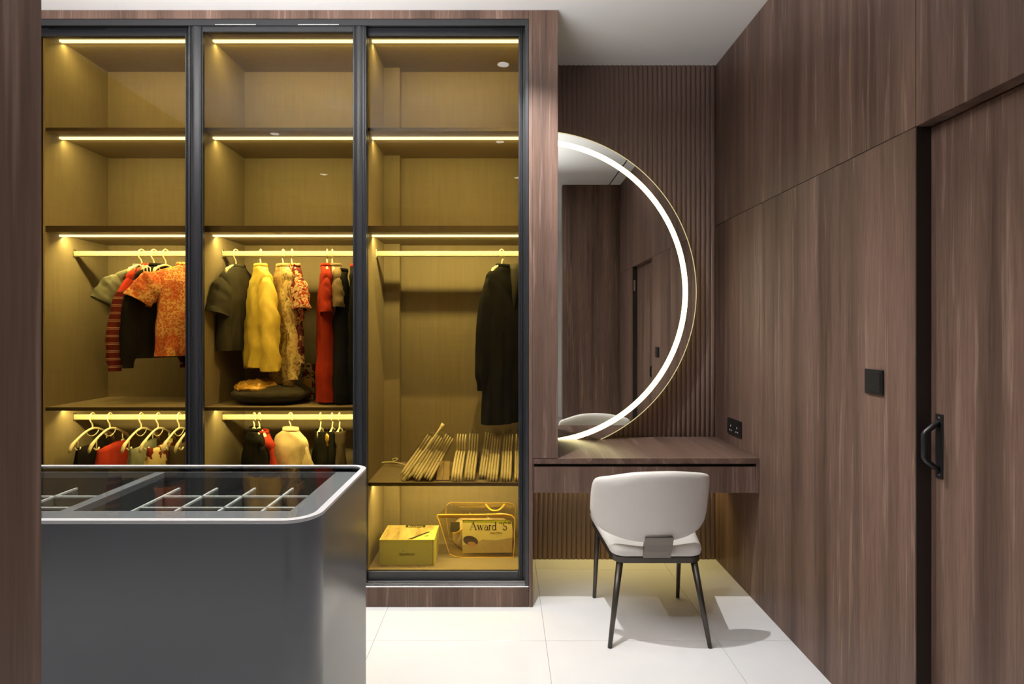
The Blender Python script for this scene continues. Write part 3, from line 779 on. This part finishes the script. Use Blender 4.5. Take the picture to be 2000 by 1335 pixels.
sp = [(181, 2, M['blackc'], 'black trousers', 'trousers', 'black trousers clipped to the leftmost lower hanger'), (215, 4, M['red'], 'red skirt', 'skirt', 'bright red skirt clipped to a lower hanger'),
      (276, 4, M['denim'], 'grey denim skirt', 'skirt', 'grey denim skirt on the lower left rod beside the red skirt'), (309, 4, None, 'cream floral skirt', 'skirt', 'cream skirt with maroon blossoms on the lower left rod'),
      (350, 4, M['brown'], 'brown trousers', 'trousers', 'brown trousers on the lower left rod nearest the door stile')]
M['skirtf'] = patches('cream_maroon_print', [(.16, .02, .02), (.68, .54, .32), (.70, .57, .35), (.66, .52, .30), (.22, .03, .025)], 14)
for k_, (xp, yw, mt, hl, ct, lb) in enumerate(sp):
    clipped(ct, lb, ct, xp, yw, mt or M['skirtf'], 20+k_, dx=[0, .012, .012, .012, .008][k_])
    hanger(xp, ROD2, yw, 'cream clip hanger of the '+hl, 1, True, True)
hanger(374, ROD2, 4, 'cream clip hanger half hidden by the left door stile', 1, True, True)
# lower middle rod
G4 = 'clothes on the lower middle rod'
garment('shirt', 'black long-sleeved top on the lower middle rod', 'shirt', 499, ROD2, 42, M['blackc'], ws=.13, wc=.135, wh=.15, ln=.42, th=.034, sl=dict(LG, ang=1.2, ln=.4), seed=31, group=G4)
garment('shirt', 'red top half hidden behind the black top', 'shirt', 511, ROD2, 45, M['red'], ws=.14, wc=.14, wh=.15, ln=.42, th=.022, sl=dict(LG, ang=1.2, ln=.4, flatx=.4), seed=32, group=G4, topz=-.085)
cr = garment('sweatshirt', 'cream sweatshirt on the lower middle rod', 'sweatshirt', 568, ROD2, 55, M['cream'], ws=.14, wc=.145, wh=.15, ln=.42, th=.055, sl=dict(LG, ang=1.25, ln=.42, r0=.05), seed=33, group=G4, fold=.004)
garment('dress', 'dark sleeveless dress with gold shoulder on the lower middle rod', 'dress', 628, ROD2, 30, M['blackc'], ws=.075, wc=.13, wh=.15, ln=.42, th=.04, seed=34, group=G4, collar=False)
garment('dress', 'black sleeveless dress between two dark dresses on the lower middle rod', 'dress', 650, ROD2, 12, M['blackc'], ws=.07, wc=.12, wh=.14, ln=.42, th=.03, seed=35, group=G4, collar=False)
garment('dress', 'brown sleeveless dress nearest the middle door stile on the lower rod', 'dress', 664, ROD2, 12, M['brown'], ws=.07, wc=.12, wh=.15, ln=.42, th=.03, seed=36, group=G4, collar=False)
for xp, yw, fl_, lb in ((497, 42, -1, 'black top'), (507, 45, -1, 'red top'), (568, 55, -1, 'cream sweatshirt'), (626, 4, -1, 'gold-shouldered dress'), (649, 2, -1, 'black sleeveless dress'), (663, 2, -1, 'brown sleeveless dress')):
    hanger(xp, ROD2, yw, 'cream hanger of the '+lb, fl_, xp < 600, span=.082 if xp < 600 else .05)
# gold shoulder piece
M['gold'] = plain('gold_foil', (.62, .36, .06), .3, .5)
gs = bpy.data.objects['dress.003'] if 'dress.003' in bpy.data.objects else None
for o in list(bpy.data.objects):
    if o.get('label', '').startswith('dark sleeveless dress'):
        bm = bmesh.new(); bmesh.ops.create_icosphere(bm, subdivisions=3, radius=1)
        for v in bm.verts:
            v.co = Vector((v.co.x*.018+.018, v.co.y*.032-.055, v.co.z*.055*(1-.15*v.co.z)-.125))+Vector((0, 0, 0))
            v.co += Vector((1, 1, 1))*.002*math.sin(v.co.z*190+v.co.y*150)
        finish('gold_shoulder', bm, M['gold'], o, True, False)
# coat in the right bay
ct = garment('coat', 'long black coat with folded collar in the right wardrobe bay', 'coat', 984, ROD1, -42, M['blackc'], ws=.135, wc=.145, wh=.15, ln=.86, th=.065, sl=dict(LG, ln=.60, ang=1.32, r0=.058, r1=.042, bend=.3), seed=41, fold=.005, dy=.022)
bm = bmesh.new()
for s in (1,):
    rg = []
    for k_ in range(10):
        u = k_/9; rg.append([(.034+.030*math.sin(PI*min(1, u*1.1))*.5+.012, .085-.060*u, -.045-.26*u), (.060+.012*math.sin(PI*u), .055-.040*u, -.05-.26*u), (.054, .005+.01*u, -.065-.26*u), (.036, .010, -.06-.26*u)])
    bm_loft(bm, rg, True, True)
finish('lapel', bm, M['charcoal'], ct, True, False)
hanger(980, ROD1, -42, 'cream hanger of the long black coat', -1, True)

# ================================================================== THINGS ON THE SHELVES
# gold plastic parcel on the middle shelf
M['goldbag'] = pane('gold_plastic', (.95, .62, .14), 1.6, .12, 2.0)
pk = thing('wrapped_parcel', 'dark cushion in shiny gold plastic lying under the yellow blouse', 'parcel', (px(532, 3.17), 3.17, .992))
bm = bmesh.new(); bmesh.ops.create_icosphere(bm, subdivisions=4, radius=1)
for v in bm.verts:
    x, y, z = v.co; q = (abs(x)**2.2+abs(y)**2.2)**.5
    v.co = Vector((math.copysign(abs(x)**.75, x)*.205, math.copysign(abs(y)**.75, y)*.155, z*.055+.056+.004*math.sin(40*x)*math.cos(33*y)))
finish('cushion', bm, M['charcoal'], pk, True, False)
def gold_plastic():
    m, nt, out = newmat('gold_foil_wrap'); b = principled(nt, out, (.60, .34, .07), .18, .35, .7)
    bump(nt, b, noise(nt, coords(nt, (1, 1, 1)), 45, 3), .8, .01); return m
M['goldwrap'] = gold_plastic()
bm = bmesh.new(); bmesh.ops.create_icosphere(bm, subdivisions=4, radius=1)
for v in bm.verts:
    x, y, z = v.co
    v.co = Vector((x*.135-.060, y*.14-.006, z*.042+.088+.006*math.sin(37*x+9*y)+.004*math.sin(61*y)))
finish('wrapping', bm, M['goldwrap'], pk, True, False)
# small printed packet beside it
bp_ = thing('snack_packet', 'small dark packet with golden print standing beside the wrapped parcel', 'packet', (px(603, 3.3), 3.30, .992))
box('pouch', (-.035, .035), (-.012, .012), (0, .21), M['floral_dark'], bp_, .008, 2, False)
box('label_panel', (-.02, .022), (-.0135, -.0115), (.06, .125), M['gold'], bp_, 0, 1, False)

# hanger packs on the right shelf
SZ = .602
def crinkle():
    m, nt, out = newmat('crinkled_film')
    t = N(nt, 'ShaderNodeBsdfTransparent'); t.inputs[0].default_value = (.93, .92, .90, 1)
    gl = N(nt, 'ShaderNodeBsdfGlossy'); gl.inputs['Roughness'].default_value = .28
    nz = noise(nt, coords(nt, (1, 1, 1)), 90, 4, .7)
    bn = N(nt, 'ShaderNodeBump'); bn.inputs['Strength'].default_value = 1; bn.inputs['Distance'].default_value = .012; L(nt, nz, bn.inputs['Height']); L(nt, bn.outputs[0], gl.inputs['Normal'])
    f = N(nt, 'ShaderNodeFresnel'); f.inputs[0].default_value = 1.6; L(nt, bn.outputs[0], f.inputs['Normal'])
    mx = N(nt, 'ShaderNodeMixShader'); L(nt, front_only(nt, f.outputs[0]), mx.inputs[0]); L(nt, t.outputs[0], mx.inputs[1]); L(nt, gl.outputs[0], mx.inputs[2]); L(nt, mx.outputs[0], out.inputs[0]); return m
M['film'] = crinkle()
hp_me = None
def pack_hanger_mesh():
    bm = bmesh.new()
    S_ = 1.12
    hanger_bm(bm, 1, False, S_, False, .18, .0018)
    for v in bm.verts:       # stand the arm tips on the shelf; thicker blunt tips
        a = abs(v.co.y)/(.18*S_)
        v.co.z += .168*S_-.004
    zmin = min(v.co.z for v in bm.verts)
    for v in bm.verts: v.co.z -= zmin
    bmesh.ops.recalc_face_normals(bm, faces=bm.faces)
    me = bpy.data.meshes.new('hanger'); bm.to_mesh(me); bm.free()
    for p in me.polygons: p.use_smooth = True
    me.materials.append(M['hanger']); return me
hp_me = pack_hanger_mesh()
film_me = {}
def film_mesh(n):
    if n in film_me: return film_me[n]
    hw = .0073*n+.004; rings = []
    rnd = random.Random(n)
    for k_ in range(15):
        t_ = -1+2*k_/14; y = .20*t_; zc = .11-.075*abs(t_)**1.7; hh = .115*(1-abs(t_)**2.2)*.85+.030
        ring = []
        for q in range(16):
            c, s = sup(2*PI*q/16, .7)
            ring.append((hw*c*(1+.12*rnd.uniform(-1, 1)), y+.004*rnd.uniform(-1, 1), max(.0015, zc+hh*s*(1+.05*rnd.uniform(-1, 1)))))
        rings.append(ring)
    bm = bmesh.new(); bm_loft(bm, rings, True, True); bmesh.ops.recalc_face_normals(bm, faces=bm.faces)
    me = bpy.data.meshes.new('film'); bm.to_mesh(me); bm.free(); me.materials.append(M['film']); film_me[n] = me
    return me
def pack(xp, Y, n, lean, label, film=True, yaw=0, fan=0.0):
    t = thing('hanger_pack', label, 'hanger pack', (px(xp, Y), Y, SZ+.001), (0, math.radians(lean), math.radians(yaw)), 'packs of new hangers on the right shelf')
    for k_ in range(n):
        o = link('hanger', hp_me, None, t); o.location = ((k_-(n-1)/2)*.0146, 0, 0); o.rotation_euler = (0, math.radians(fan*(k_-(n-1)/2)), 0)
    if lean: t.location.z += abs(math.sin(math.radians(lean)))*(n*.0086)
    if film: link('film', film_me.get(n) or film_mesh(n), None, t)
    return t
pack(801, 3.22, 4, 34, 'steeply leaning wrapped hanger pack, leftmost on the right shelf')
pack(821, 3.20, 4, 32, 'leaning wrapped hanger pack, second from the left on the shelf')
pack(841, 3.20, 4, 30, 'leaning wrapped hanger pack just left of the tan card box')
pack(897, 3.20, 4, 4, 'upright unwrapped hanger pack right of the tan card box', False)
pack(921, 3.21, 4, 4, 'upright hanger pack beside the unwrapped one')
pack(944, 3.25, 3, 8, 'dim hanger pack pushed back on the shelf', True)
pack(962, 3.20, 4, 7, 'wrapped hanger pack standing near the shelf front under the coat')
pack(987, 3.20, 4, 5, 'wrapped hanger pack under the coat, second from the door frame')
pack(1010, 3.20, 3, 3, 'hanger pack half hidden by the right door frame')
# loose rod with flared ends leaning over the packs, loose hanger, card box
a, b = Vector((px(789, 3.01), 3.01, SZ+.012)), Vector((px(861, 3.10), 3.10, pz(834, 3.10)))
st = thing('loose_hanger', 'single pale hanger leaning across the left hanger packs', 'hanger', tuple(a))
d = (b-a); P = [a+d*k_/8+Vector((0, 0, 0)) for k_ in range(9)]
tube('arm', P, [.0085, .006, .0042, .004, .004, .004, .004, .0042, .005], M['hanger'], st, 8)
tube('tip', [b-d*.02, b+d*.07], [.007, .0105], M['hanger'], st, 8, flat=(1, .55)); tube('tip', [a-d*.02, a+d*.04], [.0115, .008], M['hanger'], st, 8, flat=(1, .8))
lh = link('flat_hanger', hp_me, None); lh.location = (px(757, 3.28), 3.28, SZ+.014); lh.rotation_euler = (0, math.radians(80), math.radians(78)); lh.scale = (.6, .6, .6)
tag(lh, 'pale hanger lying flat at the left end of the shelf', 'hanger')
M['card'] = plain('tan_card', (.40, .31, .21), .6, grain=.08)
cb = thing('card_box', 'small tan card box with a centre slit between hanger packs', 'box', (px(866, 3.06), 3.06, SZ))
for s in (-1, 1):
    bm = bmesh.new(); xa, xb = (s*.001, s*.034)
    bm_loft(bm, [[(xa, -.030, .003), (xb, -.030, .003), (xb*.92, .030, .088), (xa, .030, .088)], [(xa, -.016, .003), (xb, -.016, .003), (xb*.92, .044, .088), (xa, .044, .088)]], True, True)
    finish('flap', bm, M['card'], cb, False, False)
box('tray', (-.037, .037), (-.034, .05), (0, .003), M['jamb'], cb, 0, 1, False)

# ---- bamboo box
M['green'] = plain('lime_card', (.50, .52, .20), .5, grain=.05, gscale=10)
M['green2'] = plain('lime_card_light', (.72, .70, .24), .45)
M['ink'] = plain('dark_ink', (.03, .028, .015), .6)
def topprint():
    m, nt, out = newmat('box_lid_print'); b = principled(nt, out, None, .4, 0, .4)
    v = coords(nt, (1, .25, 1), (0, 0, .8))
    f = noise(nt, v, 22, 3); L(nt, ramp(nt, f, [(.3, (.25, .18, .09)), (.48, (.52, .40, .20)), (.7, (.66, .55, .28))]), b.inputs['Base Color']); return m
M['lidprint'] = topprint()
def text(s, size, mat, parent, loc, rot, name='lettering', ext=.0003, squeeze=1.0, align='CENTER', shear=0):
    cu = bpy.data.curves.new(name, 'FONT'); cu.body = s; cu.size = size; cu.align_x = align; cu.extrude = ext; cu.shear = shear; cu.resolution_u = 3
    tmp = bpy.data.objects.new(name, cu); COL.objects.link(tmp)
    dg = bpy.context.evaluated_depsgraph_get(); me = bpy.data.meshes.new_from_object(tmp.evaluated_get(dg))
    COL.objects.unlink(tmp); bpy.data.objects.remove(tmp)
    me.materials.clear(); o = link(name, me, mat, parent); o.location = loc; o.rotation_euler = rot; o.scale = (squeeze, 1, 1)
    return o
bxY = 3.05
bbx = thing('gift_box', 'lime green box lettered bamboo on the wardrobe floor', 'box', (px(741, bxY), bxY, .1485))
bw, bd, bh = .290, .225, .136
box('carton', (0, bw-.008), (.002, bd), (0, bh-.003), M['green'], bbx, .0015, 1, False)
box('lid_side', (bw-.0065, bw), (.004, bd), (0, bh-.004), M['green2'], bbx, .001, 1, False)
lid = box('lid', (-.001, bw), (0, bd+.001), (bh-.003, bh), M['green2'], bbx, .001, 1, False)
prism('lid_picture', [(.004, .004), (.165, .004), (bw-.022, .165), (bw-.022, bd-.006), (.004, bd-.006)], bh, bh+.0005, M['lidprint'], bbx, 'Z', False)
prism('lid_stick', [(.150, .006), (.172, .006), (bw-.035, .118), (bw-.048, .122)], bh+.0003, bh+.0012, M['shelf_edge'], bbx, 'Z', False)
prism('lid_leaf', [(.226, .046), (.240, .060), (.256, .066), (.246, .050)], bh+.0003, bh+.001, M['shelf_edge'], bbx, 'Z', False)
box('lid_badge', (.105, .215), (bd-.036, bd-.004), (bh+.0004, bh+.0014), M['ink'], bbx, 0, 1, False)
text('Bamboo', .026, M['green2'], bbx, (.160, bd-.028, bh+.0017), (0, 0, 0))
text('·bamboo', .024, M['ink'], bbx, (.143, .0012, .052), (PI/2, 0, 0))
tube('leaf_mark', [(.124, .001, .072), (.127, .001, .078)], .0013, M['ink'], bbx, 5, world=False)

# ---- clear vinyl bag with a pillow
BYY = 3.02
bag = thing('pillow_bag', 'clear vinyl pillow bag with yellow piping and printed card', 'bag', (-.144, 3.25, .1485))
def vinyl():
    m, nt, out = newmat('clear_vinyl')
    t = N(nt, 'ShaderNodeBsdfTransparent'); t.inputs[0].default_value = (.93, .90, .80, 1)
    gl = N(nt, 'ShaderNodeBsdfGlossy'); gl.inputs['Roughness'].default_value = .08
    nz = noise(nt, coords(nt, (1, 1, 1)), 16, 3, .5)
    bn = N(nt, 'ShaderNodeBump'); bn.inputs['Strength'].default_value = .9; bn.inputs['Distance'].default_value = .02; L(nt, nz, bn.inputs['Height']); L(nt, bn.outputs[0], gl.inputs['Normal'])
    f = N(nt, 'ShaderNodeFresnel'); f.inputs[0].default_value = 1.5; L(nt, bn.outputs[0], f.inputs['Normal'])
    mx = N(nt, 'ShaderNodeMixShader'); L(nt, front_only(nt, f.outputs[0]), mx.inputs[0]); L(nt, t.outputs[0], mx.inputs[1]); L(nt, gl.outputs[0], mx.inputs[2]); L(nt, mx.outputs[0], out.inputs[0]); return m
M['vinyl'] = vinyl()
M['piping'] = plain('yellow_piping', (.66, .43, .07), .35)
M['pillow'] = fabric('beige_pillow', (.46, .38, .27))
M['cardp'] = plain('pale_card', (.80, .74, .42), .5)
M['lime'] = plain('lime_band', (.52, .60, .03), .5)
M['photo'] = plain('printed_bedding', (.50, .42, .27), .5, grain=.15, gscale=25)
M['hair'] = plain('printed_hair', (.06, .04, .03), .6)
M['skin'] = plain('printed_skin', (.55, .32, .18), .6)
# bag front outline in local x,z (bag origin at floor centre); front y=-.095, back y=.16
hw = .212
bottom = [(-.175, 0), (-.02, 0), (.15, 0), (.195, .012)]
frontO = [(-.150, .018), (-.075, .0), (.175, .0), (.200, .02), (.205, .12), (.190, .208), (.0, .212), (-.185, .212), (-.218, .206), (-.205, .175), (-.170, .075)]
backO = [(-.175, .012), (-.10, .0), (.175, .0), (.205, .02), (.210, .14), (.200, .252), (.06, .258), (-.10, .262), (-.180, .255), (-.195, .19), (-.185, .09)]
def ringpts(o, y):
    kz = 1.11 if y < 0 else .86
    o = [(a, b*kz) for a, b in o]
    q = crom([Vector((a, y, b)) for a, b in o+o[:1]], 4)[:-1]
    for v in q: v.z = max(v.z, .001)
    return q
bm = bmesh.new(); mid_ = [tuple((Vector(a)+Vector(b))/2+Vector((0, 0, .004*math.sin(i*.9)))) for i, (a, b) in enumerate(zip(ringpts(frontO, -.095), ringpts(backO, .16)))]
bm_loft(bm, [ringpts(frontO, -.095), [Vector(m) if m[2] > 0 else Vector((m[0], m[1], .001)) for m in mid_], ringpts(backO, .16)], True, True)
for v in bm.verts: v.co.z = max(v.co.z, .001)
finish('vinyl_shell', bm, M['vinyl'], bag, True, False)
fp = ringpts(frontO, -.096); tube('piping', fp+fp[:1], .0024, M['piping'], bag, 6, world=False)
bp2 = ringpts(backO, .161); tube('piping', bp2+bp2[:1], .0020, M['piping'], bag, 6, world=False)
box('zip_band', (-.205, .190), (-.092, -.089), (.216, .233), M['piping'], bag, 0, 1, False)
tube('carry_handle', crom([(.045, .06, .246), (.055, .03, .240), (.080, -.02, .236), (.115, -.02, .236), (.140, .03, .240), (.150, .06, .246)], 4), .006, M['piping'], bag, 7, world=False, flat=(1, .6))
bm = bmesh.new(); bmesh.ops.create_icosphere(bm, subdivisions=4, radius=1)
for v in bm.verts:
    x, y, z = v.co
    v.co = Vector((math.copysign(abs(x)**.6, x)*.165+.02, math.copysign(abs(y)**.7, y)*.10+.045, math.copysign(abs(z)**.65, z)*.085+.09))
finish('pillow', bm, M['pillow'], bag, True, False)
cy = -.088
cx0, cx1, cz0, cz1 = -.080, .195, .022, .204
card = prism('card', [(cx0, cz0), (cx1-.004, cz0+.004), (cx1, cz0+.12), (cx1-.006, cz1-.008), (cx1-.02, cz1-.002), (cx0, cz1)], cy, cy+.0012, M['cardp'], bag, 'Y', False)
def cprint(nm, o, m, dy): prism(nm, o, cy-dy, cy-dy+.0003, m, card, 'Y', False)
cprint('band', [(cx0, cz1-.013), (cx1-.004, cz1-.016), (cx1-.006, cz1-.008), (cx1-.02, cz1-.002), (cx0, cz1)], M['lime'], .0006)
cprint('printed_quilt', [(cx0, cz0), (cx1-.004, cz0+.004), (cx1-.001, cz0+.085), (cx0+.18, cz0+.07), (cx0+.11, cz0+.075), (cx0+.075, cz0+.052), (cx0, cz0+.045)], M['photo'], .0006)
def ell(cx_, cz_, a, b, n=14, r=0): return [(cx_+a*math.cos(2*PI*k/n)*math.cos(r)-b*math.sin(2*PI*k/n)*math.sin(r), cz_+a*math.cos(2*PI*k/n)*math.sin(r)+b*math.sin(2*PI*k/n)*math.cos(r)) for k in range(n)]
cprint('printed_hair', ell(cx0+.045, cz0+.068, .042, .026, r=-.25), M['hair'], .0009)
cprint('printed_face', ell(cx0+.052, cz0+.050, .024, .013, r=-.15), M['skin'], .0012)
# lettering with thick and thin strokes and small serifs
def strokes(paths, mat, parent, x, z, s, y):
    bm = bmesh.new()
    for pts, wd in paths:
        for (a, b) in zip(pts[:-1], pts[1:]):
            a, b = Vector(a), Vector(b); d_ = (b-a)
            if d_.length < 1e-6: continue
            n_ = Vector((-d_.y, d_.x)).normalized()*wd/2; e = d_.normalized()*wd*.25
            q = [a-n_-e, b-n_+e, b+n_+e, a+n_-e]
            bm.faces.new([bm.verts.new((x+p.x*s, y, z+p.y*s)) for p in q])
    return finish('lettering', bm, mat, parent, False, False)
def arcp(cx_, cy_, a, b, t0, t1, n=12): return [(cx_+a*math.cos(math.radians(t0+(t1-t0)*k/n)), cy_+b*math.sin(math.radians(t0+(t1-t0)*k/n))) for k in range(n+1)]
TK, TN = .13, .05
GL = {'A': (.92, [([(.08, 0), (.44, 1)], TN), ([(.44, 1), (.82, 0)], TK), ([(.2, .36), (.68, .36)], TN), ([(0, .02), (.2, .02)], TN), ([(.68, .02), (.94, .02)], TN)]),
      'w': (.90, [([(.1, .62), (.28, 0)], TK), ([(.28, 0), (.45, .6)], TN), ([(.42, .62), (.6, 0)], TK), ([(.6, 0), (.78, .62)], TN), ([(0, .62), (.2, .62)], TN), ([(.68, .62), (.88, .62)], TN)]),
      'a': (.55, [(arcp(.26, .42, .18, .2, 170, 0, 8), TN), ([(.44, .45), (.44, .06), (.52, .02)], TK*.9), (arcp(.25, .18, .19, .18, 80, 330, 10), TN*1.5)]),
      'r': (.46, [([(.14, .62), (.14, .0)], TK), (arcp(.32, .42, .18, .2, 180, 60, 6), TN*1.6), ([(.02, .02), (.28, .02)], TN), ([(.02, .62), (.14, .62)], TN)]),
      'd': (.64, [([(.48, 1), (.48, .02)], TK), (arcp(.27, .3, .22, .3, 0, 360, 16), TN*1.8), ([(.36, 1), (.48, 1)], TN), ([(.48, .02), (.6, .02)], TN)]),
      'S': (.62, [(arcp(.28, .74, .2, .24, 30, 270, 12), TN*1.9), (arcp(.28, .26, .22, .25, 90, -150, 12), TN*1.9), ([(.46, .98), (.46, .76)], TN), ([(.06, .24), (.06, 0)], TN)]),
      '“': (.46, [([(.16, 1.0), (.09, .88), (.12, .78)], .09), ([(.36, 1.0), (.29, .88), (.32, .78)], .09)]), '”': (.46, [([(.08, 1.0), (.15, .90), (.08, .78)], .09), ([(.28, 1.0), (.35, .90), (.28, .78)], .09)]), ' ': (.28, [])}
x_ = 0; ps = []
for c_ in 'Award “S”':
    wd_, pa = GL[c_]
    for pts, t_ in pa: ps.append(([(p[0]+x_, p[1]) for p in pts], t_))
    x_ += wd_
tw = cx1-.008-(cx0+.040); sc_ = tw/x_
strokes(ps, M['ink'], card, cx0+.040, cz1-.055, sc_, cy-.0008)
text('Latex Pillow', .013, M['brown'], card, (cx0+.185, cy-.0008, cz1-.074), (PI/2, 0, 0))
box('leaflet', (-.150, -.098), (-.05, -.049), (.125, .180), M['charcoal'], bag, 0, 1, False)
tube('orange_strap', [(-.130, -.055, .115), (-.10, -.058, .128), (cx0, -.06, .15)], .006, M['piping'], bag, 6, world=False, flat=(1, .4))
